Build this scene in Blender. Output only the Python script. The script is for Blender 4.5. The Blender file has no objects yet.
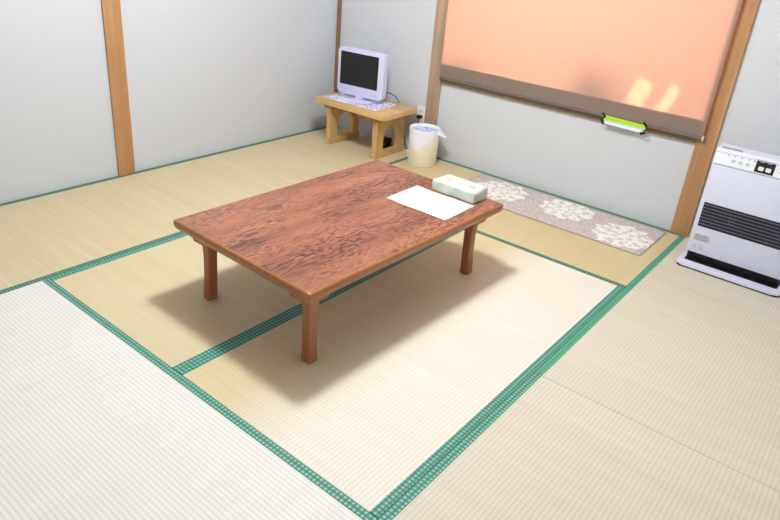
import bpy, bmesh, math, random
from mathutils import Vector, Matrix, noise
random.seed(5)
D = bpy.data
C = bpy.context.scene.collection
PI = math.pi
SC = bpy.context.scene

# ------------------------------------------------------------------ nodes
def hexc(r, g, b):
    f = lambda v: (v/255/12.92) if v/255 <= .04045 else ((v/255+.055)/1.055)**2.4
    return (f(r), f(g), f(b), 1)

class NT:
    def __init__(s, name):
        s.m = D.materials.new(name); s.m.use_nodes = True
        s.t = s.m.node_tree; s.t.nodes.clear()
        s.out = s.t.nodes.new('ShaderNodeOutputMaterial')
    def n(s, typ, **kw):
        nd = s.t.nodes.new(typ)
        for k, v in kw.items():
            if k in nd.inputs.keys() if isinstance(k, str) else False:
                s.set(nd, k, v)
            else:
                setattr(nd, k, v)
        return nd
    def set(s, nd, key, v):
        i = nd.inputs[key]
        if isinstance(v, bpy.types.NodeSocket): s.t.links.new(v, i)
        else: i.default_value = v
    def math(s, op, a, b=None, c=None):
        nd = s.t.nodes.new('ShaderNodeMath'); nd.operation = op
        for k, v in enumerate((a, b, c)):
            if v is not None: s.set(nd, k, v)
        return nd.outputs[0]
    def coords(s):
        return s.t.nodes.new('ShaderNodeTexCoord').outputs['Object']
    def sep(s, v):
        nd = s.t.nodes.new('ShaderNodeSeparateXYZ'); s.set(nd, 0, v); return nd.outputs
    def map(s, v, scale=(1,1,1), rot=(0,0,0), loc=(0,0,0)):
        nd = s.t.nodes.new('ShaderNodeMapping'); s.set(nd, 'Vector', v)
        nd.inputs['Scale'].default_value = scale; nd.inputs['Rotation'].default_value = rot; nd.inputs['Location'].default_value = loc
        return nd.outputs[0]
    def noise(s, v, scale=5, detail=2, rough=.5, dist=0):
        nd = s.t.nodes.new('ShaderNodeTexNoise'); s.set(nd, 'Vector', v)
        for k, x in (('Scale', scale), ('Detail', detail), ('Roughness', rough), ('Distortion', dist)): s.set(nd, k, x)
        return nd.outputs[0]
    def ramp(s, f, stops, interp='LINEAR'):
        nd = s.t.nodes.new('ShaderNodeValToRGB'); s.set(nd, 0, f); cr = nd.color_ramp; cr.interpolation = interp
        while len(cr.elements) < len(stops): cr.elements.new(.5)
        for e, (p, c) in zip(cr.elements, stops):
            e.position = p; e.color = c if len(c) == 4 else (*c, 1)
        return nd.outputs[0]
    def mix(s, f, a, b, mode='MIX'):
        nd = s.t.nodes.new('ShaderNodeMix'); nd.data_type = 'RGBA'; nd.blend_type = mode
        s.set(nd, 0, f); s.set(nd, 6, a); s.set(nd, 7, b); return nd.outputs[2]
    def bump(s, h, strength=.3, dist=.002):
        nd = s.t.nodes.new('ShaderNodeBump'); s.set(nd, 'Height', h); s.set(nd, 'Strength', strength); s.set(nd, 'Distance', dist)
        return nd.outputs[0]
    def bsdf(s, col, rough=.5, normal=None, **kw):
        nd = s.t.nodes.new('ShaderNodeBsdfPrincipled')
        s.set(nd, 'Base Color', col); s.set(nd, 'Roughness', rough)
        if normal is not None: s.set(nd, 'Normal', normal)
        for k, v in kw.items(): s.set(nd, k.replace('_', ' '), v)
        s.t.links.new(nd.outputs[0], s.out.inputs[0]); return nd
    def end(s, sock): s.t.links.new(sock, s.out.inputs[0])

def plain(name, col, rough=.5, vary=.06, scale=30, **kw):
    t = NT(name); v = t.noise(t.coords(), scale, 3)
    c2 = tuple(max(0, x*(1-vary)) for x in col[:3])+(1,)
    t.bsdf(t.mix(v, col, c2), rough, **kw); return t.m

def wood(name, light, dark, axis=2, scale=1.0, rough=.5, streak=14, **kw):
    t = NT(name); co = t.coords()
    sc = [streak*scale]*3; sc[axis] = 1.2*scale
    n1 = t.noise(t.map(co, sc), 1.0, 4, .6, .6)
    sc2 = [90*scale]*3; sc2[axis] = 3*scale
    n2 = t.noise(t.map(co, sc2), 1.0, 3, .6)
    col = t.ramp(t.math('ADD', t.math('MULTIPLY', n1, .7), t.math('MULTIPLY', n2, .3)), [(.3, dark), (.68, light)])
    t.bsdf(col, rough, t.bump(n2, .15, .001), **kw); return t.m

def plaster(name, col):
    t = NT(name); co = t.coords()
    fine = t.noise(t.map(co, (260, 260, 60)), 1.0, 3, .7)
    big = t.noise(co, 1.3, 2)
    weave = t.noise(t.map(co, (40, 40, 400)), 1.0, 2)
    c2 = tuple(x*.93 for x in col[:3])+(1,)
    c = t.mix(t.math('MULTIPLY', t.math('ADD', fine, big), .5), col, c2)
    t.bsdf(c, .9, t.bump(t.math('ADD', fine, weave), .25, .0012)); return t.m

def tatami(name, light, dark, seed, ridge=.5, off_glare=None):
    # local x runs along the mat (ridge direction), local y across it (rush direction)
    t = NT(name); co = t.coords(); x, y, z = t.sep(co)
    rib = t.math('ABSOLUTE', t.math('SINE', t.math('MULTIPLY', y, PI/.0150)))      # valleys at 0
    rib = t.math('POWER', rib, .55)
    row = t.math('FLOOR', t.math('DIVIDE', y, .0150))
    xo = t.math('ADD', x, t.math('MULTIPLY', row, .0071))
    cell = t.math('POWER', t.math('ABSOLUTE', t.math('SINE', t.math('MULTIPLY', xo, PI/.0142))), .4)
    rush = t.noise(t.map(co, (210, 2.2, 1), loc=(seed, seed*.7, 0)), 1.0, 3, .65)
    band = t.noise(t.map(co, (14, .9, 1), loc=(seed*1.3, 0, 0)), 1.0, 3, .6)
    f = t.math('ADD', t.math('MULTIPLY', rush, .7), t.math('MULTIPLY', band, .3))
    c = t.ramp(f, [(.3, dark), (.66, light)])
    if off_glare:      # glare painted into the rush colour, giving way to beige towards one long edge
        c2 = t.ramp(f, [(.3, off_glare[1]), (.66, off_glare[0])])
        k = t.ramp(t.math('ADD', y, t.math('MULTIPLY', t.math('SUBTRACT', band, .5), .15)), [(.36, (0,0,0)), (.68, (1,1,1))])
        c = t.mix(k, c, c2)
    val = t.math('ADD', t.math('MULTIPLY', rib, ridge*.24), t.math('MULTIPLY', cell, ridge*.09))
    val = t.math('ADD', val, 1-ridge*.30)
    cv = t.n('ShaderNodeCombineXYZ'); [t.set(cv, k, val) for k in range(3)]
    c = t.mix(1.0, c, cv.outputs[0], 'MULTIPLY')
    h = t.math('ADD', rib, t.math('MULTIPLY', cell, .4))
    t.bsdf(c, .55, t.bump(h, .35*ridge, .0012), Specular_IOR_Level=.35); return t.m

def border_cloth(name, base, lightc, darkc):
    t = NT(name); co = t.coords(); x, y, z = t.sep(co)
    p = .0155
    a = t.math('SINE', t.math('MULTIPLY', t.math('ADD', x, y), PI/p))
    b = t.math('SINE', t.math('MULTIPLY', t.math('SUBTRACT', x, y), PI/p))
    pr = t.math('MULTIPLY', a, b)
    c = t.ramp(t.math('ADD', t.math('MULTIPLY', pr, .5), .5), [(.06, darkc), (.26, base), (.64, base), (.86, lightc)])
    c = t.mix(t.math('MULTIPLY', t.noise(co, 300, 2), .35), c, base)
    t.bsdf(c, .6, t.bump(pr, .2, .0006)); return t.m

def table_grain(name):
    t = NT(name); co = t.coords()
    warp = t.noise(t.map(co, (6.5, 1.15, 1)), 1.0, 4, .58, .35)
    rings = t.math('FRACT', t.math('MULTIPLY', warp, 24))
    rr = t.math('ABSOLUTE', t.math('SUBTRACT', t.math('MULTIPLY', rings, 2), 1))
    pores = t.noise(t.map(co, (200, 17, 1)), 1.0, 3, .75)
    tone = t.noise(t.map(co, (8, 1.2, 1), loc=(3, 2, 0)), 1.0, 3, .6)
    base = t.ramp(tone, [(.3, hexc(140, 88, 66)), (.52, hexc(164, 107, 82)), (.72, hexc(180, 124, 97))])
    line = t.math('MULTIPLY', t.math('GREATER_THAN', t.math('ADD', rr, t.math('MULTIPLY', pores, 1.5)), 1.34), t.ramp(t.noise(t.map(co, (9, 3, 1), loc=(7, 1, 0)), 1.0, 3, .6), [(.34, (.15,.15,.15)), (.55, (1,1,1))]))
    c = t.mix(t.math('MULTIPLY', line, .8), base, hexc(74, 40, 38))
    fine = t.ramp(pores, [(.38, (1,1,1)), (.47, (0,0,0))])
    c = t.mix(t.math('MULTIPLY', fine, .45), c, hexc(98, 52, 44))
    t.bsdf(c, .34, t.bump(pores, .08, .0006), Specular_IOR_Level=.45); return t.m

def blind_fabric(name):
    t = NT(name); co = t.coords()
    wv = t.noise(t.map(co, (60, 60, 500)), 1.0, 3, .7)
    wh = t.noise(t.map(co, (500, 60, 60)), 1.0, 3, .7)
    w = t.math('MULTIPLY', t.math('ADD', wv, wh), .5)
    d = t.n('ShaderNodeBsdfDiffuse'); t.set(d, 0, t.mix(w, hexc(196, 188, 178), hexc(164, 156, 148)))
    tr = t.n('ShaderNodeBsdfTranslucent'); t.set(tr, 0, t.mix(w, hexc(252, 180, 148), hexc(236, 142, 110)))
    mx = t.n('ShaderNodeMixShader'); mx.inputs[0].default_value = .55
    t.t.links.new(d.outputs[0], mx.inputs[1]); t.t.links.new(tr.outputs[0], mx.inputs[2]); t.end(mx.outputs[0]); return t.m

def frosted(name):
    t = NT(name)
    a = t.n('ShaderNodeBsdfTransparent'); a.inputs[0].default_value = (.92, .95, .95, 1)
    g = t.n('ShaderNodeBsdfGlossy'); g.inputs['Roughness'].default_value = .15
    fr = t.math('ADD', t.math('MULTIPLY', t.noise(t.coords(), 60, 2), .04), .05)
    mx = t.n('ShaderNodeMixShader'); t.set(mx, 0, fr)
    t.t.links.new(a.outputs[0], mx.inputs[1]); t.t.links.new(g.outputs[0], mx.inputs[2]); t.end(mx.outputs[0]); return t.m

def printed_cloth(name, white, blue, scale=60, lo=.52, blank=None):
    # white cloth with a blue flower print; blank=(x0,x1) leaves that stretch without print
    t = NT(name); co = t.coords()
    vo = t.n('ShaderNodeTexVoronoi'); t.set(vo, 'Vector', co); t.set(vo, 'Scale', scale)
    n = t.noise(co, scale*1.7, 2)
    f = t.math('ADD', vo.outputs['Distance'], t.math('MULTIPLY', n, .5))
    m = t.ramp(f, [(lo, (1,1,1)), (lo+.16, (0,0,0))])
    if blank:
        x = t.sep(co)[0]
        k = t.math('MULTIPLY', t.math('GREATER_THAN', x, blank[0]), t.math('LESS_THAN', x, blank[1]))
        m = t.math('MULTIPLY', m, t.math('SUBTRACT', 1, k))
    t.bsdf(t.mix(m, white, blue), .8); return t.m

def rug_mat(name, flowers):
    t = NT(name); co = t.coords(); x, y, z = t.sep(co)
    sp = t.noise(co, 120, 3, .7)
    sp2 = t.noise(co, 45, 3, .6)
    base = t.ramp(sp, [(.36, hexc(174, 164, 164)), (.5, hexc(200, 190, 190)), (.64, hexc(226, 220, 218))])
    sp3 = t.noise(co, 34, 2, .5)
    tot = None
    for (fx, fy, r, ph) in flowers:
        dx = t.math('SUBTRACT', x, fx); dy = t.math('SUBTRACT', y, fy)
        rad = t.math('SQRT', t.math('ADD', t.math('MULTIPLY', dx, dx), t.math('MULTIPLY', dy, dy)))
        an = t.math('ARCTAN2', dy, dx)
        pet = t.math('MULTIPLY', t.math('COSINE', t.math('MULTIPLY_ADD', an, 10.0, ph)), .07)
        rn = t.math('DIVIDE', rad, r)
        wob = t.math('MULTIPLY', t.math('SUBTRACT', sp2, .5), .35)
        inside = t.math('LESS_THAN', t.math('ADD', rn, wob), t.math('ADD', pet, .84))
        # openwork: a ring of gaps between the petals and a ring round the heart
        ring = t.math('MULTIPLY', t.math('MULTIPLY', t.math('GREATER_THAN', rn, .46), t.math('LESS_THAN', rn, .72)),
                      t.math('GREATER_THAN', t.math('COSINE', t.math('MULTIPLY_ADD', an, 9.0, ph+3.3)), .55))
        ring2 = t.math('MULTIPLY', t.math('MULTIPLY', t.math('GREATER_THAN', rn, .2), t.math('LESS_THAN', rn, .33)),
                      t.math('GREATER_THAN', t.math('COSINE', t.math('MULTIPLY_ADD', an, 6.0, ph)), .1))
        k = t.math('MULTIPLY', inside, t.math('SUBTRACT', 1, t.math('MULTIPLY', t.math('MAXIMUM', t.math('MAXIMUM', ring, ring2), t.math('GREATER_THAN', sp3, .56)), .7)))
        tot = k if tot is None else t.math('MAXIMUM', tot, k)
    c = t.mix(t.math('MULTIPLY', tot, .93), base, hexc(246, 247, 248))
    t.bsdf(c, .95, t.bump(t.math('ADD', sp, tot), .5, .004)); return t.m

# ------------------------------------------------------------------ mesh helpers
def box(bm, x0, x1, y0, y1, z0, z1, bev=0, seg=2):
    vs = [bm.verts.new(p) for p in ((x0,y0,z0),(x1,y0,z0),(x1,y1,z0),(x0,y1,z0),(x0,y0,z1),(x1,y0,z1),(x1,y1,z1),(x0,y1,z1))]
    fs = [bm.faces.new([vs[i] for i in q]) for q in ((0,3,2,1),(4,5,6,7),(0,1,5,4),(1,2,6,5),(2,3,7,6),(3,0,4,7))]
    if bev:
        ed = list({e for f in fs for e in f.edges})
        bmesh.ops.bevel(bm, geom=ed, offset=bev, segments=seg, affect='EDGES', profile=.5)
    return vs

def prism(bm, pts, d0, d1, axis='z', bev=0):
    # pts: a closed polygon (counter-clockwise) in the plane normal to axis; extruded d0..d1
    def P(a, b, d):
        return {'z': (a, b, d), 'y': (a, d, b), 'x': (d, a, b)}[axis]
    lo = [bm.verts.new(P(a, b, d0)) for a, b in pts]; hi = [bm.verts.new(P(a, b, d1)) for a, b in pts]
    n = len(pts); fs = [bm.faces.new(lo[::-1]), bm.faces.new(hi)]
    for i in range(n): fs.append(bm.faces.new((lo[i], lo[(i+1) % n], hi[(i+1) % n], hi[i])))
    if bev:
        ed = [e for e in {e for f in fs[:2] for e in f.edges}]
        bmesh.ops.bevel(bm, geom=ed, offset=bev, segments=2, affect='EDGES', profile=.5)

def rrect(x0, x1, y0, y1, r, n=6):
    rs = r if isinstance(r, (tuple, list)) else (r,)*4     # corners: x1y0, x1y1, x0y1, x0y0
    out = []
    for (cx, cy, a0), rr in zip(((x1, y0, -PI/2), (x1, y1, 0), (x0, y1, PI/2), (x0, y0, PI)), rs):
        sx = -1 if cx == x1 else 1; sy = 1 if cy == y0 else -1
        for k in range(n+1):
            a = a0 + PI/2*k/n
            out.append((cx+sx*rr+rr*math.cos(a), cy+sy*rr+rr*math.sin(a)))
            if rr == 0: break
    return out

def lathe(bm, prof, seg=40, cx=0, cy=0, cap0=True, cap1=False):
    rings = []
    for r, z in prof:
        rings.append([bm.verts.new((cx+r*math.cos(2*PI*k/seg), cy+r*math.sin(2*PI*k/seg), z)) for k in range(seg)])
    for a, b in zip(rings, rings[1:]):
        for k in range(seg): bm.faces.new((a[k], a[(k+1) % seg], b[(k+1) % seg], b[k]))
    if cap0: bm.faces.new(rings[0][::-1])
    if cap1: bm.faces.new(rings[-1])

def tube(bm, pts, r, seg=8, sub=6):
    P = [Vector(p) for p in pts]; Q = []
    for i in range(len(P)-1):
        p0 = P[max(i-1, 0)]; p1 = P[i]; p2 = P[i+1]; p3 = P[min(i+2, len(P)-1)]
        for k in range(sub):
            t = k/sub
            Q.append(.5*((2*p1)+(-p0+p2)*t+(2*p0-5*p1+4*p2-p3)*t*t+(-p0+3*p1-3*p2+p3)*t**3))
    Q.append(P[-1]); prev = None
    up = Vector((.13, .21, .97)); rings = []
    for i, q in enumerate(Q):
        d = (Q[min(i+1, len(Q)-1)]-Q[max(i-1, 0)]).normalized()
        a = d.cross(up)
        if a.length < .05: a = d.cross(Vector((1, 0, 0)))
        a.normalize(); b = a.cross(d)
        rings.append([bm.verts.new(q+r*(a*math.cos(2*PI*k/seg)+b*math.sin(2*PI*k/seg))) for k in range(seg)])
    for a, b in zip(rings, rings[1:]):
        for k in range(seg): bm.faces.new((a[k], b[k], b[(k+1) % seg], a[(k+1) % seg]))
    bm.faces.new(rings[0]); bm.faces.new(rings[-1][::-1])

def obj(name, bm, mat, parent=None, smooth=None, label=None):
    bmesh.ops.recalc_face_normals(bm, faces=bm.faces[:])
    me = D.meshes.new(name); bm.to_mesh(me); bm.free()
    o = D.objects.new(name, me); C.objects.link(o); me.materials.append(mat)
    if parent: o.parent = parent
    if label: o['label'] = label
    if smooth is not None:
        for p in me.polygons: p.use_smooth = True
        me.set_sharp_from_angle(angle=math.radians(smooth))
    return o
def B(): return bmesh.new()
def thing(name, label, cat, loc=(0,0,0), rz=0, group=None):
    o = D.objects.new(name, None); C.objects.link(o); o.location = loc; o.rotation_euler = (0, 0, rz)
    o.empty_display_size = .1
    o['label'] = label; o['category'] = cat
    if group: o['group'] = group
    return o
def tag(o, label, cat, group=None):
    o['label'] = label; o['category'] = cat
    if group: o['group'] = group
    return o
def struct(name, bm, mat, parent=None, label=None):
    o = obj(name, bm, mat, parent)
    if not parent: o['kind'] = 'structure'
    if label: o['label'] = label
    return o

# ------------------------------------------------------------------ materials
M = {}
M['wall'] = plaster('wall_plaster', hexc(207, 213, 223))
M['wallr'] = plaster('wall_plaster_grey', hexc(211, 215, 221))
M['ceil'] = wood('ceiling_boards', hexc(182, 160, 128), hexc(156, 132, 102), 0, 1, .7)
M['post_o'] = wood('orange_post_wood', hexc(192, 148, 104), hexc(166, 118, 76), 2, 1, .45)
M['post_g'] = wood('weathered_post_wood', hexc(192, 166, 142), hexc(146, 120, 98), 2, 1, .6, 18)
M['post_d'] = wood('corner_post_wood', hexc(160, 120, 88), hexc(120, 86, 62), 2, 1, .6)
M['sill'] = wood('sill_wood', hexc(140, 120, 88), hexc(104, 88, 62), 0, 1, .5)
M['deck'] = wood('corridor_boards', hexc(176, 132, 90), hexc(136, 96, 60), 0, 1, .4)
M['sub'] = plain('subfloor_board', hexc(120, 96, 70), .9)
M['alu'] = plain('window_aluminium', hexc(120, 104, 92), .4, Metallic=.6)
M['glass'] = frosted('frosted_glass')
M['fabric'] = blind_fabric('blind_fabric')
M['bar'] = plain('blind_bar', hexc(118, 102, 94), .5)
M['white'] = plain('white_plastic', hexc(236, 236, 238), .4, .03)
M['lav'] = plain('lavender_white_plastic', hexc(216, 216, 250), .35, .03)
M['heat'] = plain('heater_white', hexc(220, 224, 248), .35, .03)
M['heat2'] = plain('heater_panel_white', hexc(240, 242, 250), .3, .02)
M['black'] = plain('black_plastic', hexc(16, 16, 20), .35)
M['slot'] = plain('dark_slot', hexc(34, 34, 42), .6)
M['slat'] = plain('dark_slats', hexc(96, 96, 124), .4)
M['screen'] = plain('screen_black', hexc(14, 14, 14), .25)
M['grey'] = plain('grey_print', hexc(150, 150, 158), .6)
M['pinkp'] = plain('pink_print', hexc(196, 176, 178), .6)
M['greenp'] = plain('pale_green_print', hexc(186, 216, 208), .6)
M['cord'] = plain('black_cord', hexc(20, 20, 22), .5)
M['pine'] = wood('pine_top', hexc(224, 192, 136), hexc(202, 164, 106), 0, 1, .4)
M['pine2'] = wood('pine_frame', hexc(220, 184, 126), hexc(190, 148, 92), 2, 1, .45)
M['pined'] = wood('pine_end', hexc(196, 140, 82), hexc(164, 108, 60), 1, 1, .5)
M['grain'] = table_grain('red_brown_figured_wood')
M['edge'] = wood('honey_edge_wood', hexc(170, 112, 66), hexc(138, 84, 48), 1, 1, .3)
M['legw'] = wood('table_leg_wood', hexc(176, 112, 70), hexc(134, 76, 46), 2, 1, .35)
M['paper'] = plain('white_paper', hexc(246, 246, 248), .7, .02)
M['print'] = plain('faint_print', hexc(206, 214, 222), .8)
M['tissue'] = plain('tissue_cover_fabric', hexc(206, 216, 210), .85, .14, 60)
M['tissue2'] = plain('tissue_cover_slot', hexc(176, 190, 186), .9)  # greyer tone of the gathered slot
M['tissuep'] = plain('tissue_paper', hexc(246, 250, 250), .9)
M['doily'] = printed_cloth('doily_print', hexc(238, 238, 250), hexc(140, 158, 216), 62, .60, (.12, .22))
M['bincl'] = printed_cloth('bin_cloth_print', hexc(240, 240, 252), hexc(214, 222, 246), 60, .30)
M['bincl2'] = printed_cloth('bin_cloth_blue', hexc(208, 220, 250), hexc(130, 164, 240), 60, .62)
M['card'] = None

# ------------------------------------------------------------------ room shell
XL = (0, .908, 1.818, 2.735, 3.645); YL = (0, -.900, -1.815, -2.732, -3.640)
TH = .055; HC = 2.42
bm = B(); box(bm, -.1, 3.75, -5.3, .1, -.16, -TH); struct('floor', bm, M['sub'])
bm = B(); box(bm, 0, 3.645, -5.2, -3.645, -TH, -.004); struct('trim_1', bm, M['deck'], label='brown corridor boards')
bm = B(); box(bm, -.12, 0, -5.3, .0, -.16, HC); struct('wall_left', bm, M['wall'])
bm = B(); box(bm, 3.66, 3.78, -5.3, .12, -.16, HC); struct('wall_right', bm, M['wallr'])
bm = B(); box(bm, -.12, 3.78, -5.42, -5.3, -.16, HC); struct('wall_front', bm, M['wall'])
bm = B(); box(bm, -.12, 3.78, -5.42, .12, HC, HC+.08); struct('ceiling', bm, M['ceil'])
WX0, WX1, WZ0, WZ1 = .987, 2.672, .555, 1.95
bm = B()
box(bm, -.12, WX0, 0, .12, -.16, HC); box(bm, WX1, 3.66, 0, .12, -.16, HC)
box(bm, WX0, WX1, 0, .12, -.16, WZ0); box(bm, WX0, WX1, 0, .12, WZ1, HC)
struct('wall_back', bm, M['wallr'])
bm = B(); box(bm, 0.0005, .015, -1.874, -1.768, 0, HC, .002); struct('trim_2', bm, M['post_o'], label='orange wooden post on the left wall')
bm = B(); box(bm, .884, .986, -.016, .0, 0, HC, .002); struct('trim_3', bm, M['post_g'], label='weathered wooden post left of the window')
bm = B(); box(bm, 2.673, 2.773, -.016, .0, 0, HC, .002); struct('trim_4', bm, M['post_o'], label='orange wooden post right of the window')
bm = B(); box(bm, .0005, .030, -.018, .0, 0, HC, .002); struct('trim_5', bm, M['post_d'], label='thin brown corner post')
bm = B(); box(bm, .986, 2.673, -.022, .0, .530, .555, .003); box(bm, .986, 2.673, -.016, .0, WZ1, WZ1+.08, .003)
struct('trim_6', bm, M['sill'], label='dark wooden window sill')
# window behind the blind
win = D.objects.new('window_1', None); C.objects.link(win); win['kind'] = 'structure'; win.location = (0, 0, 0)
bm = B()
box(bm, WX0, WX1, -.035, .05, WZ0, .664); box(bm, WX0, WX1, .03, .10, WZ1-.05, WZ1)
box(bm, WX0, WX0+.014, .03, .10, .665, WZ1-.05); box(bm, WX1-.014, WX1, .03, .10, .665, WZ1-.05)
obj('window_frame', bm, M['alu'], win)
bm = B(); box(bm, WX0+.014, WX1-.014, .06, .066, .665, WZ1-.05); obj('pane', bm, M['glass'], win)

bm = B(); box(bm, .8, 2.9, .12, .48, .45, .60, .01); struct('trim_7', bm, M['sub'], label='outer window ledge')
bm = B(); box(bm, 1.12, 1.28, .26, .40, .60, .80, .04, 3); struct('shade_block_1', bm, M['sub'], label='unseen short block added to shade the blind')  # unseen, added only to cast a soft dark patch on the blind
bm = B(); prism(bm, [(1.86, .60), (2.10, .60), (2.08, .80), (2.04, .90), (1.96, .93), (1.90, .80)], .30, .44, 'y', .02); struct('shade_block_2', bm, M['sub'], label='unseen taller block added to shade the blind')  # added out of sight for the wider dark blur on the blind

# ------------------------------------------------------------------ tatami mats
beige = (hexc(220, 208, 176), hexc(202, 188, 152)); pale = (hexc(238, 236, 228), hexc(226, 222, 210)); white = (hexc(236, 237, 238), hexc(226, 226, 224))  # pale and white have floor glare painted into the rush colour
cream = (hexc(224, 219, 204), hexc(208, 201, 184))
bt = border_cloth('teal_border_cloth', hexc(66, 140, 126), hexc(158, 206, 194), hexc(26, 84, 78))
bg = border_cloth('green_border_cloth', hexc(66, 152, 124), hexc(108, 184, 156), hexc(40, 116, 96))
bd = border_cloth('dark_green_border_cloth', hexc(52, 122, 104), hexc(146, 170, 140), hexc(24, 70, 62))
def mat(label, x0, x1, y0, y1, long, cols, bmat, seed, ridge):
    g = .0008; x0 += g; x1 -= g; y0 += g; y1 -= g
    if long == 'x': t = thing('tatami_mat', label, 'tatami mat', (x0, y0, 0), 0, 'tatami mats of the floor'); L, W = x1-x0, y1-y0
    else: t = thing('tatami_mat', label, 'tatami mat', (x1, y0, 0), PI/2, 'tatami mats of the floor'); L, W = y1-y0, x1-x0
    bw = .031
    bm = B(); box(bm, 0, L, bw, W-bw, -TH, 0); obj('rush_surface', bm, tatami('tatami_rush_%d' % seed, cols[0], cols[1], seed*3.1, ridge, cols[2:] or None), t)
    for a in (0, W-bw):
        bm = B(); box(bm, 0, L, a, a+bw, -TH, .001, .0006, 1); obj('cloth_border', bm, bmat, t)
    return t
mat('beige tatami mat along the left wall, reaching into the corner under the pine stand', XL[0], XL[1], YL[2], YL[0], 'y', beige, bd, 1, .35)
mat('beige tatami mat along the left wall, nearer the camera than the wall post', XL[0], XL[1], YL[4], YL[2], 'y', beige, bd, 2, .35)
mat('beige tatami mat under the window with the flowered rug on it', XL[1], XL[3], YL[1], YL[0], 'x', (hexc(216, 201, 164), hexc(202, 184, 142)), bd, 3, .3)
mat('beige tatami mat under the left half of the low table', XL[1], XL[2], YL[3], YL[1], 'y', (hexc(222, 210, 178), hexc(206, 192, 156)), bt, 4, .6)
mat('tatami mat with painted pale glare under the right half of the low table', XL[2], XL[3], YL[3], YL[1], 'y', pale+(hexc(224, 210, 176), hexc(208, 190, 150)), bt, 5, .7)  # pale side is painted glare, the last two colours are the plain beige rush
mat('tatami mat with painted white glare in the near left foreground before the table', XL[1], XL[3], YL[4], YL[3], 'x', white, bt, 6, .9)
mat('cream tatami mat that the white fan heater stands on', XL[3], XL[4], YL[2], YL[0], 'y', cream, bg, 7, .7)
mat('cream tatami mat in the near right foreground, beyond a thin seam from the heater', XL[3], XL[4], YL[4], YL[2], 'y', cream, bt, 8, .8)

# ------------------------------------------------------------------ low table
T = thing('low_table', 'low reddish brown wooden table with figured grain top in the middle of the room', 'table', (1.808, -1.838, .0012), math.radians(-1.5))
hw, hl, tz = .391, .613, .355
bm = B(); box(bm, -hw+.011, hw-.011, -hl+.011, hl-.011, tz-.03, tz); obj('table_top', bm, M['grain'], T)
# rounded edge frame: outer bullnose profile swept round the rectangle
def frame_ring(bm, prof):
    rings = []
    for off, z in prof:
        rings.append([bm.verts.new(p+(z,)) for p in rrect(-hw+off, hw-off, -hl+off, hl-off, max(.011-off*.45, .0005), 4)])
    n = len(rings[0])
    for i in range(len(rings)):
        a = rings[i]; b = rings[(i+1) % len(rings)]
        for k in range(n): bm.faces.new((a[k], a[(k+1) % n], b[(k+1) % n], b[k]))
bm = B(); frame_ring(bm, [(.0112, tz+.0003), (.0065, tz+.0003), (.0025, tz-.002), (.0004, tz-.007), (0, tz-.014), (.002, tz-.026), (.006, tz-.035), (.0112, tz-.036)])
obj('edge_frame', bm, M['edge'], T, 40, 'honey brown rounded edge')
bm = B(); box(bm, -hw+.07, hw-.07, -hl+.045, -hl+.065, tz-.062, tz-.034, .003); obj('apron', bm, M['legw'], T)
bm = B(); box(bm, -hw+.07, hw-.07, hl-.065, hl-.045, tz-.062, tz-.034, .003); obj('apron', bm, M['legw'], T)
for sx in (-1, 1):
    for sy in (-1, 1):
        bm = B()
        cx, cy = sx*(hw-.096), sy*(hl-.103)
        # leg rising from a slightly flared foot, curving back in below the corner block
        prof = [(0, .0215, .005), (.006, .0232, .005), (.05, .0222, .003), (.11, .0215, 0), (.19, .0215, -.001), (.262, .024, 0)]
        rings = []
        for z, h, o in prof:
            ox, oy = sx*o, sy*o*.4
            rings.append([bm.verts.new((cx+ox+p[0], cy+oy+p[1], z)) for p in rrect(-h, h, -h, h, .008, 4)])
        n = len(rings[0])
        for a, b in zip(rings, rings[1:]):
            for k in range(n): bm.faces.new((a[k], a[(k+1) % n], b[(k+1) % n], b[k]))
        bm.faces.new(rings[0][::-1]); bm.faces.new(rings[-1])
        lg = obj('leg', bm, M['legw'], T, 40)
        bm = B()
        # corner block with tapered ends
        x_o, x_i = sx*(hw-.046), sx*(hw-.165); y_o, y_i = sy*(hl-.046), sy*(hl-.165)
        xa, xb = min(x_o, x_i), max(x_o, x_i); ya, yb = min(y_o, y_i), max(y_o, y_i)
        prism(bm, [(xa+.022, tz-.084), (xb-.022, tz-.084), (xb, tz-.06), (xb, tz-.035), (xa, tz-.035), (xa, tz-.06)], min(cy-sy*.03, sy*(hl-.048)), max(cy-sy*.03, sy*(hl-.048)), 'y', .002)
        prism(bm, [(ya+.022, tz-.0845), (yb-.022, tz-.0845), (yb, tz-.06), (yb, tz-.036), (ya, tz-.036), (ya, tz-.06)], min(cx-sx*.03, sx*(hw-.048)), max(cx-sx*.03, sx*(hw-.048)), 'x', .002)
        obj('corner_block', bm, M['legw'], lg)

# booklet on the table
bk = thing('booklet', 'thin white paper booklet lying on the table beside the tissue box', 'booklet', (1.978, -1.490, tz+.0006), math.radians(.3))
bm = B(); box(bm, -.159, .159, -.118, .118, 0, .0035, .0006, 1); obj('pages', bm, M['paper'], bk)
bm = B()
n = 14; top = []; 
for i in range(n+1):                                             # cover lifting a little along the fold
    x = -.160+.320*i/n; z = .0042+.004*max(0, 1-i/3)**1.2+.0008*math.sin(i*.9)
    top.append((bm.verts.new((x, -.119, z)), bm.verts.new((x, .119, z))))
for a, b in zip(top, top[1:]): bm.faces.new((a[0], b[0], b[1], a[1]))
cv = obj('cover', bm, M['paper'], bk, 60)
sm = cv.modifiers.new('thick', 'SOLIDIFY'); sm.thickness = .0006; sm.offset = -1
bm = B(); random.seed(3)
for r in range(6):
    x0 = .02+.02*r
    for q in range(3):
        y0 = -.095+.066*q+random.uniform(0, .006); box(bm, x0, x0+.006, y0, y0+random.uniform(.03, .055), .0051, .0054)
obj('printed_lines', bm, M['print'], bk, None, 'faint pale blue print')

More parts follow.
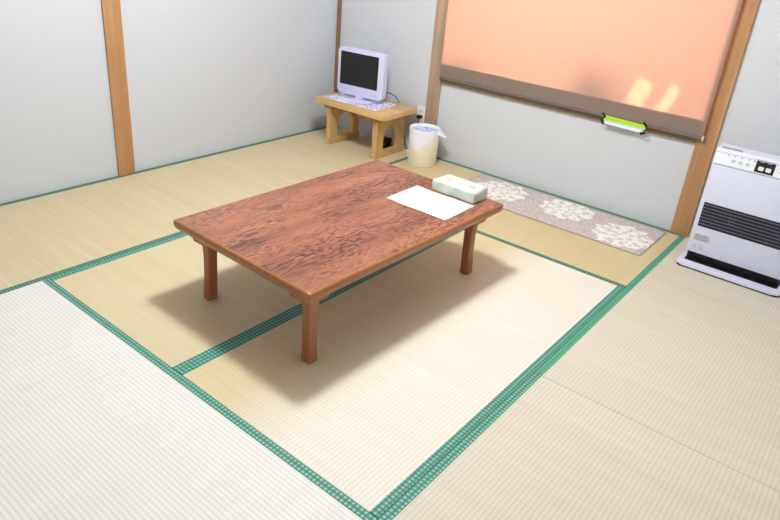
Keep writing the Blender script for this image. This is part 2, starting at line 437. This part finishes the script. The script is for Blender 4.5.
# tissue box in a gathered fabric cover
tb = thing('tissue_box', 'tissue box in a pale green gathered fabric cover at the table corner', 'tissue box', (2.004, -1.292, tz+.0006), math.radians(-.5))
bm = B(); bmesh.ops.create_cube(bm, size=1)
bmesh.ops.subdivide_edges(bm, edges=bm.edges[:], cuts=22, use_grid_fill=True)
for v in bm.verts:
    p = v.co.copy(); q = Vector((p.x*.236, p.y*.128, (p.z+.5)*.056))
    c = Vector((max(-.108, min(.108, q.x)), max(-.054, min(.054, q.y)), max(.008, min(.046, q.z))))
    d = q-c
    if d.length > 1e-6: q = c+d.normalized()*min(d.length, .0098)
    side = max(0, min(1, (abs(p.y)-.42)*12)) + max(0, min(1, (abs(p.x)-.42)*12))
    u = q.x*1.0+q.y*.7
    fold = math.sin((u*62+q.z*46*math.sin(u*17)))*.0042*min(1, side)*(1-abs(p.z)*.6)
    nrm = Vector((p.x if abs(p.x) > .49 else 0, p.y if abs(p.y) > .49 else 0, 0))
    if nrm.length > 0: q += nrm.normalized()*fold
    if p.z > .49: q.z += .0012*math.sin(q.x*70+q.y*30)-.003*math.exp(-(q.y/.012)**2)*(abs(q.x) < .085)
    if q.z < .0005: q.z = .0004
    v.co = q
obj('fabric_cover', bm, M['tissue'], tb, 60)
bm = B()
for i in range(17):                                              # gathered slot lips
    pass
prism(bm, [(-.082, -.004), (-.03, -.009), (.03, -.010), (.082, -.004), (.082, .004), (.03, .008), (-.03, .009), (-.082, .004)], .0535, .0555, 'z')
obj('opening', bm, M['tissue2'], tb, None, 'grey slot along the top')
bm = B(); rows = []
for i in range(13):
    x = -.05+.1*i/12; w = .004+.0015*math.sin(i*2.1)
    rows.append([bm.verts.new((x, y, .0556+h)) for y, h in ((-w, 0), (-w*.4, .006+.003*math.sin(i*1.3)), (w*.5, .005+.003*math.cos(i*1.7)), (w, 0))])
for a, b in zip(rows, rows[1:]):
    for k in range(3): bm.faces.new((a[k], b[k], b[k+1], a[k+1]))
obj('tissue', bm, M['tissuep'], tb, 60)

# ------------------------------------------------------------------ pine TV stand
S = thing('tv_stand', 'small pine wood stand with arched trestle sides in the far corner', 'stand', (0, 0, .0012))
bm = B(); prism(bm, rrect(.207, .856, -.447, -.060, (.022, .022, .008, .008)), .296, .330, 'z', .004); obj('stand_top', bm, M['pine'], S, 40)
for cx in (.316, .749):
    bm = B()
    y0, y1, z1 = -.398, -.085, .262
    a0, a1 = -.322, -.148; ac = (a0+a1)/2; ar = (a1-a0)/2; zs = .13
    pts = [(y0, .04), (a0, .04), (a0, zs)]
    arch = [(ac-ar*math.cos(PI*k/12), zs+.088*math.sin(PI*k/12)) for k in range(1, 12)]
    # polygon of the arched panel, split in two so each stays simple
    outer = [(y1, .04), (y1, z1-.03), (y1-.03, z1), (y0, z1)]
    full = pts+arch+[(a1, zs), (a1, .04)]+outer
    prism(bm, full, cx-.020, cx+.020, 'x')
    obj('trestle_panel', bm, M['pine2'], S)
    bm = B(); box(bm, cx-.023, cx+.023, -.408, -.072, 0, .042, .004); obj('foot_rail', bm, M['pine2'], S)
    bm = B(); box(bm, cx-.034, cx+.034, -.412, -.080, .262, .297, .003); obj('top_rail', bm, M['pined'], S)
bm = B(); box(bm, .335, .730, -.115, -.095, .15, .25, .002); obj('back_board', bm, M['pine2'], S)

# cloth on the stand
dc = thing('table_cloth', 'white doily cloth with blue flower print on the pine stand under the television', 'cloth', (.255, -.405, .3306), math.radians(1.5))
bm = B(); N = 44; grid = []
for i in range(N+1):
    col = []
    for j in range(25):
        u, v = i/N, j/24
        x = .475*u; y = .27*v
        e = .004*math.sin(u*38) if j in (0, 24) else 0
        ex = .004*math.sin(v*24) if i in (0, N) else 0
        z = .0012+.0010*(noise.noise(Vector((x*18, y*18, 1)))+.5)
        col.append(bm.verts.new((x+ex, y+e, max(.0004, z))))
    grid.append(col)
for i in range(N):
    for j in range(24): bm.faces.new((grid[i][j], grid[i+1][j], grid[i+1][j+1], grid[i][j+1]))
obj('cloth_sheet', bm, M['doily'], dc, 60)

# television
tv = thing('television', 'small white flat television with black screen on the pine stand', 'television', (.4700, -.262, .334), math.radians(5.5))
w = .195
bm = B(); prism(bm, rrect(-w, w, .026, .347, (.034, .02, .02, .034)), 0, .052, 'y', .005)
prism(bm, rrect(-w+.04, w-.04, .07, .30, .03), .05, .085, 'y', .006)
# screen recess is a separate bezel edge
obj('casing', bm, M['lav'], tv, 40)
bm = B(); prism(bm, rrect(-.172, .150, .094, .322, .004), -.0016, .003, 'y'); obj('screen', bm, M['screen'], tv)
bm = B(); box(bm, .10, .105, -.001, .001, .052, .057); box(bm, .112, .117, -.001, .001, .052, .057); box(bm, .135, .150, -.001, .001, .050, .053)
obj('button', bm, M['grey'], tv, None, 'tiny grey buttons')
bm = B(); prism(bm, rrect(-.035, .035, .012, .06, .01), .012, .04, 'y', .003)
prism(bm, [(-.03, .005), (.03, .005), (.022, .034), (-.022, .034)], -.01, .03, 'y', .002); obj('neck', bm, M['lav'], tv, 40)
bm = B(); prism(bm, rrect(-.125, .125, -.080, .105, .045), .0, .010, 'z', .004); obj('base', bm, M['lav'], tv, 40)

# cable behind the television
bm = B(); tube(bm, [(.62, -.165, .405), (.64, -.135, .405), (.655, -.095, .385), (.662, -.05, .35), (.668, -.036, .30), (.70, -.03, .2), (.74, -.026, .05), (.76, -.024, .012)], .0028)
tag(obj('antenna_cable', bm, M['cord'], None, 60), 'thin black cable looping down behind the television', 'cable')
# wall socket, plugs, strip, adapter
so = thing('wall_socket', 'white wall socket plate low on the back wall behind the bin', 'socket', (.846, -.0, .278))
bm = B(); prism(bm, rrect(-.036, .036, -.058, .058, .006), -.009, -.0005, 'y', .002); obj('plate', bm, M['white'], so, 40)
for z in (-.024, .024):
    bm = B(); box(bm, -.008, -.005, -.0096, -.008, z-.006, z+.006); box(bm, .005, .008, -.0096, -.008, z-.006, z+.006); obj('outlet', bm, M['slot'], so)
pc = thing('power_plug', 'black power plug pushed into the white wall socket', 'plug', (.846, -.0098, .262))
bm = B(); prism(bm, rrect(-.016, .016, -.012, .012, .005), -.03, 0, 'y', .003); obj('plug_body', bm, M['black'], pc, 40)
bm = B(); tube(bm, [(0, -.028, -.002), (.012, -.040, -.03), (.022, -.034, -.12), (.024, -.024, -.22), (.012, -.014, -.2555), (-.015, -.012, -.2565)], .0035); obj('plug_cord', bm, M['cord'], pc, 60)
ps = thing('power_strip', 'white power strip on the floor between the pine stand and the bin', 'power strip', (.876, -.105, 0))
bm = B(); box(bm, -.022, .022, -.05, .05, .001, .05, .006); obj('strip_body', bm, M['white'], ps, 40)
bm = B(); box(bm, -.008, .008, -.03, -.01, .0497, .0506); box(bm, -.008, .008, .01, .03, .0497, .0506); obj('outlet', bm, M['slot'], ps)
ad = thing('power_adapter', 'black power adapter box on the floor under the pine stand', 'adapter', (.655, -.165, 0))
bm = B(); box(bm, -.038, .038, -.045, .045, .001, .085, .008); obj('adapter_body', bm, M['black'], ad, 40)
bm = B(); tube(bm, [(.0, .044, .04), (.0, .07, .012), (.01, .118, .006), (.06, .135, .006), (.15, .135, .006)], .003); obj('adapter_cord', bm, M['cord'], ad, 60)

# ------------------------------------------------------------------ waste bin with cloth
bc = (1.022, -.196)
wb = thing('waste_bin', 'cream speckled round waste bin by the weathered post', 'bin', (*bc, 0))
t = NT('bin_cream'); co = t.coords()
vo = t.n('ShaderNodeTexVoronoi'); t.set(vo, 'Vector', co); t.set(vo, 'Scale', 24)
dots = t.math('MULTIPLY', t.math('LESS_THAN', vo.outputs['Distance'], .13), t.math('GREATER_THAN', t.sep(vo.outputs['Color'])[0], .45))
t.bsdf(t.mix(dots, t.mix(t.noise(co, 20, 2), hexc(242, 236, 214), hexc(234, 226, 200)), hexc(176, 160, 140)), .55)
bm = B(); lathe(bm, [(.094, 0), (.097, .004), (.100, .12), (.102, .248), (.100, .251), (.096, .248), (.094, .12), (.090, .008), (.0, .0075)], 48)
obj('bin_body', bm, t.m, wb, 40)
cl = thing('cloth_liner', 'white cloth with blue print draped over the waste bin rim, pointed flap in front', 'cloth', (*bc, .252))
bm = B(); seg = 72
def drop(a):
    d1 = math.atan2(math.sin(a-math.radians(-78)), math.cos(a-math.radians(-78)))
    d2 = math.atan2(math.sin(a-math.radians(22)), math.cos(a-math.radians(22)))
    f = .125*max(0, 1-abs(d1)/math.radians(80))
    s = .045*max(0, 1-abs(d2)/math.radians(26))
    d3 = math.atan2(math.sin(a-math.radians(150)), math.cos(a-math.radians(150)))
    return .018+f+s*.7+.07*max(0, 1-abs(d3)/math.radians(60)), s
rings = []
for r, z in ((.0895, -.016), (.0925, -.008), (.0965, .0015), (.1035, .0035)):
    rings.append([bm.verts.new((r*math.cos(2*PI*k/seg), r*math.sin(2*PI*k/seg), z)) for k in range(seg)])
for lev in (.08, .25, .5, .75, 1.0):
    ring = []
    for k in range(seg):
        a = 2*PI*k/seg; dp, s = drop(a)
        r = .1060-.003*lev+.0012*math.sin(a*11)*lev+s*lev*1.3
        ring.append(bm.verts.new((r*math.cos(a), r*math.sin(a), .001-dp*lev)))
    rings.append(ring)
for a, b in zip(rings, rings[1:]):
    for k in range(seg): bm.faces.new((a[k], a[(k+1) % seg], b[(k+1) % seg], b[k]))
obj('hem', bm, M['bincl'], cl, 60)
bm = B(); lathe(bm, [(.0892, -.0155), (.05, -.019), (.0, -.021)], 48, cap0=False)
obj('lining', bm, M['bincl2'], cl, 60, 'blue printed inside')

# ------------------------------------------------------------------ rug
rg = thing('rug', 'greyish pink runner rug with three white lace flowers under the window', 'rug', (1.44, -.485, .0012))
flw = [(.24, .245, .195, .4), (.675, .290, .185, 1.0), (1.065, .175, .19, 2.0)]
bm = B(); NX, NY = 60, 22
g = [[bm.verts.new((1.222*i/NX, .432*j/NY, .0055+.0012*(noise.noise(Vector((i*.35, j*.35, 0))))-(.004 if i in (0, NX) or j in (0, NY) else 0))) for j in range(NY+1)] for i in range(NX+1)]
for i in range(NX):
    for j in range(NY): bm.faces.new((g[i][j], g[i+1][j], g[i+1][j+1], g[i][j+1]))
obj('pile', bm, rug_mat('rug_pile', flw), rg, 60)
bm = B()
box(bm, -.003, 1.225, -.003, .002, 0, .0035); box(bm, -.003, 1.225, .430, .435, 0, .0035); box(bm, -.003, .002, .002, .430, 0, .0035); box(bm, 1.220, 1.225, .002, .430, 0, .0035)
obj('bound_edge', bm, plain('rug_binding', hexc(170, 158, 150), .9), rg)

# ------------------------------------------------------------------ roller blind
rb = thing('roller_blind', 'translucent taupe roller blind glowing orange over the window', 'blind', (0, 0, 0))
bm = B(); g = []
for i in range(41):
    x = .992+1.713*i/40
    g.append([bm.verts.new((x, -.040+.0012*math.sin(i*.7+j*.25), .575+1.42*j/20)) for j in range(21)])
for i in range(40):
    for j in range(20): bm.faces.new((g[i][j], g[i+1][j], g[i+1][j+1], g[i][j+1]))
obj('fabric', bm, M['fabric'], rb, 60)
bm = B(); prism(bm, rrect(-.048, -.032, .561, .579, .005), .992, 2.705, 'x', .001); obj('bottom_bar', bm, M['bar'], rb, 40)
bm = B(); prism(bm, rrect(-.050, -.030, .558, .584, .004), 2.7045, 2.7105, 'x', .001); obj('end_cap', bm, M['white'], rb, 40, 'white end cap')
bm = B(); prism(bm, rrect(-.072, -.028, 1.985, 2.03, .02), .985, 2.715, 'x', .001); obj('roller_tube', bm, M['bar'], rb, 40)

# level-like card taped under the blind
cd = thing('wall_card', 'small white and lime green card held by black tape under the blind', 'card', (2.285, -.0485, .551))
t = NT('card_print'); x, y, z = t.sep(t.coords())
c = t.ramp(t.math('MULTIPLY_ADD', z, 1/.05, .5), [(.28, hexc(240, 246, 250)), (.40, hexc(170, 226, 200)), (.62, hexc(170, 225, 40)), (.92, hexc(196, 222, 50))])
t.bsdf(c, .4)
def rot(p, a): return (p[0]*math.cos(a)-p[1]*math.sin(a), p[0]*math.sin(a)+p[1]*math.cos(a))
bm = B(); a = math.radians(-1.5)
prism(bm, [rot(p, a) for p in [(-.112, -.024), (.094, -.024), (.122, .004), (.118, .023), (-.116, .023), (-.122, .0)]], -.003, 0, 'y'); obj('card_sheet', bm, t.m, cd)
for px, pz, ang in ((-.125, .026, -.8), (.115, .024, -.8), (-.128, -.014, -.9), (.113, -.026, .45)):
    bm = B(); prism(bm, [(px+q[0], pz+q[1]) for q in [rot(p, ang) for p in [(-.016, -.006), (.016, -.006), (.016, .006), (-.016, .006)]]], -.0042, -.0031, 'y'); obj('tape', bm, M['black'], cd)

# ------------------------------------------------------------------ fan heater
H = thing('fan_heater', 'white kerosene fan heater with black louvre on the tatami by the right post', 'heater', (3.068, -.27, 0))
hx = .228
bm = B(); prism(bm, rrect(-hx-.012, hx+.03, -.162, .07, (.05, .02, .02, .03)), .008, .022, 'z', .005); obj('tray', bm, M['heat'], H, 40)
bm = B(); prism(bm, rrect(-hx-.010, hx+.028, -.160, .068, (.048, .02, .02, .028)), 0.0005, .009, 'z'); obj('tray_foot', bm, M['slot'], H, None, 'dark rubber edge')
bm = B(); box(bm, -hx+.012, hx-.012, -.055, .05, .02, .075); obj('base_block', bm, M['black'], H, None, 'black gap under the body')
bm = B(); prism(bm, rrect(-hx+.012, hx-.004, -.106, .05, .01), .0215, .0228, 'z'); obj('tray_well', bm, M['black'], H, None, 'black well of the tray')
# body: side profile extruded along x (y, z)
bm = B(); prism(bm, [(-.062, .056), (.072, .056), (.072, .600), (.060, .612), (-.045, .612), (-.062, .600)], -hx, hx, 'x', .006); obj('body', bm, M['heat'], H, 40)
bm = B(); prism(bm, rrect(-hx+.004, hx-.004, .060, .535, .008), -.070, -.060, 'y', .003); obj('front_panel', bm, M['heat'], H, 40)
bm = B(); prism(bm, [(-.074, .540), (-.060, .540), (-.040, .611), (-.050, .614), (-.058, .610)], -hx+.002, hx-.002, 'x', .0015); cp = obj('control_panel', bm, M['heat2'], H, 40)
# frame along the panel slope: from (-.0728,.548) to (-.0585,.607)
def slope(z): 
    return -.074+(z-.54)*(.016/.07)
def panel_patch(bm, x0, x1, z0, z1, off):
    vs = [bm.verts.new((x, slope(z)-off, z)) for x, z in ((x0, z0), (x1, z0), (x1, z1), (x0, z1))]
    ws = [bm.verts.new((x, slope(z)+.002, z)) for x, z in ((x0, z0), (x1, z0), (x1, z1), (x0, z1))]
    bm.faces.new(vs)
    for k in range(4): bm.faces.new((vs[k], vs[(k+1) % 4], ws[(k+1) % 4], ws[k]))
bm = B(); panel_patch(bm, -.040, .042, .545, .602, .0012); dp = obj('display', bm, M['black'], H, None, 'black display panel')
for x in (-.014, .018):
    bm = B(); vs = []
    for k in range(20):
        a = 2*PI*k/20; zz = .564+.0105*max(-.8, min(.8, math.sin(a)))*1.1; vs.append(bm.verts.new((x+.0125*max(-.85, min(.85, math.cos(a)))*1.1, slope(zz)-.0028, zz)))
    bm.faces.new(vs); 
    r = bmesh.ops.extrude_face_region(bm, geom=bm.faces[:]); 
    for e in r['geom']:
        if isinstance(e, bmesh.types.BMVert): e.co.y += .003
    obj('button', bm, M['white'], dp, None, 'white rounded button on the display')
bm = B()
for x in (-.028, .005):
    bm = B(); panel_patch(bm, x, x+.02, .592, .596, .002); obj('display_mark', bm, M['grey'], dp, None, 'small grey mark')
for x in (-.137, -.105, -.073):
    bm = B(); panel_patch(bm, x-.009, x+.009, .560, .574, .0009); obj('key', bm, M['greenp'], cp, None, 'pale green key')
for x0, x1, z0, z1 in [(x-.003, x+.003, .587, .592) for x in (-.165, -.137, -.105, -.073, -.050)]+[(.06, .10, .585, .588), (.06, .09, .565, .567)]:
    bm = B(); panel_patch(bm, x0, x1, z0, z1, .0009); obj('indicator_mark', bm, M['grey'], cp, None, 'tiny grey mark')
bm = B(); box(bm, -hx+.018, -hx+.110, -.036, -.008, .6118, .6126); obj('handle_recess', bm, M['grey'], H, None, 'grey recess strip on top')
# louvre
LX0, LX1, LZ0, LZ1 = -hx+.022, hx-.022, .205, .335
bm = B(); box(bm, LX0, LX1, -.0715, -.066, LZ0, LZ1); lv = obj('louvre', bm, M['black'], H, None, 'black louvre opening')
for k in range(7):
    z = LZ0+.010+(LZ1-LZ0-.016)*k/6.6
    bm = B(); prism(bm, [(-.0715, z+.003), (-.0765, z+.003), (-.0765, z+.0072), (-.0715, z+.0078)], LX0+.002, LX1-.002, 'x'); obj('slat', bm, M['slat'], lv)
bm = B()
for xx in (-.07, -.052):
    for zz in (.288, .272, .256): box(bm, xx-.006, xx+.006, -.0778, -.0766, zz, zz+.007)
obj('louvre_print', bm, plain('louvre_print', hexc(104, 100, 104), .6), lv, None, 'grey marks in the middle of the slats')
bm = B(); box(bm, -.205, -.130, -.0712, -.069, .128, .162); lb = obj('warning_label', bm, plain('label_silver', hexc(196, 196, 206), .5), H, None, 'grey printed label')
bm = B()
random.seed(9)
for r, (h0, h1) in enumerate(((.151, .159), (.143, .146), (.138, .141), (.131, .135))):
    x = -.202
    while x < -.14:
        wd = random.uniform(.006, .016); box(bm, x, min(x+wd, -.133), -.0716, -.0711, h0, h1); x += wd+.003
obj('label_print', bm, M['grey'], lb)
for x in (-.192, -.158):
    bm = B(); box(bm, x-.012, x+.010, -.0712, -.069, .080, .108); st = obj('sticker', bm, plain('sticker_pale', hexc(216, 206, 216), .6), H, None, 'pale pinkish sticker')
    bm = B()
    for (u, v, a_, b_) in ((-.006, .090, .008, .003), (-.004, .098, .006, .004), (.002, .088, .005, .012)): box(bm, x+u, x+u+a_, -.0716, -.0711, v-.003, v-.003+b_)
    obj('sticker_print', bm, M['pinkp'], st)
# black cord end at the frame edge
bm = B(); tube(bm, [(3.352, -.478, .008), (3.40, -.462, .007), (3.50, -.40, .006), (3.57, -.25, .006), (3.58, -.10, .006), (3.55, -.03, .006)], .0055)
tag(obj('electric_cable', bm, M['cord'], None, 60), 'black cord end lying on the tatami right of the heater', 'cord')

# ------------------------------------------------------------------ light
def area(name, loc, rot, size, energy, col, sy=None, shape=None, spread=None):
    l = D.lights.new(name, 'AREA'); l.energy = energy; l.color = col; l.size = size
    if sy: l.shape = 'RECTANGLE'; l.size_y = sy
    if shape: l.shape = shape
    if spread: l.spread = spread
    o = D.objects.new(name, l); C.objects.link(o); o.location = loc; o.rotation_euler = rot; return o
def point(name, loc, r, energy, col):
    l = D.lights.new(name, 'POINT'); l.energy = energy; l.color = col; l.shadow_soft_size = r
    o = D.objects.new(name, l); C.objects.link(o); o.location = loc
point('ceiling_light', (1.80, -1.88, 2.20), .15, 156, (.89, .965, 1))
area('corridor_fill_light', (2.1, -5.15, 1.45), (math.radians(80), 0, 0), 2.8, 5, (1, .92, .80), 1.6)  # added warm fill from behind the camera; no window is built there
area('window_sky_light', (1.55, 2.4, 1.70), (math.radians(-90), 0, 0), 1.5, 165, (1, .95, .90), 1.5)
for (x, w_, e) in ((2.320, .095, .15), (2.482, .058, .09)):
    a = area('sun_patch_light', (0, 0, 0), (0, 0, 0), w_, e, (1, .74, .48), .17, None, math.radians(9))
    a.matrix_world = Matrix.Translation((x, .22, .795)) @ Matrix.Rotation(math.radians(-75), 4, 'X') @ Matrix.Rotation(math.radians(19), 4, 'Z')
wd = D.worlds.new('sky'); SC.world = wd; wd.use_nodes = True
bgn = wd.node_tree.nodes['Background']; bgn.inputs[0].default_value = (.8, .88, 1, 1); bgn.inputs[1].default_value = .6

# ------------------------------------------------------------------ camera
cam = D.cameras.new('camera'); co_ = D.objects.new('camera', cam); C.objects.link(co_)
az, el, ro = 0.6518125416211658, 1.130655639494, 0.08411518873322917
R = Matrix.Rotation(az, 3, 'Z') @ Matrix.Rotation(el, 3, 'X') @ Matrix.Rotation(ro, 3, 'Z')
co_.matrix_world = Matrix.Translation((3.4732549650307045, -3.7885897633698393, 1.4545459675885717)) @ R.to_4x4()
cam.sensor_fit = 'HORIZONTAL'; cam.sensor_width = 36; cam.lens = 36*653.47050304873/780
cam.shift_x = 8.117519832703541/780; cam.shift_y = -23.183713636461253/780
cam.clip_start = .02
SC.camera = co_
SC.view_settings.view_transform = 'Standard'; SC.view_settings.look = 'None'
SC.view_settings.exposure = 0; SC.view_settings.gamma = 1
SC.cycles.use_denoising = True
SC.cycles.max_bounces = 8; SC.cycles.diffuse_bounces = 5; SC.cycles.transparent_max_bounces = 8
SC.cycles.sample_clamp_indirect = 6
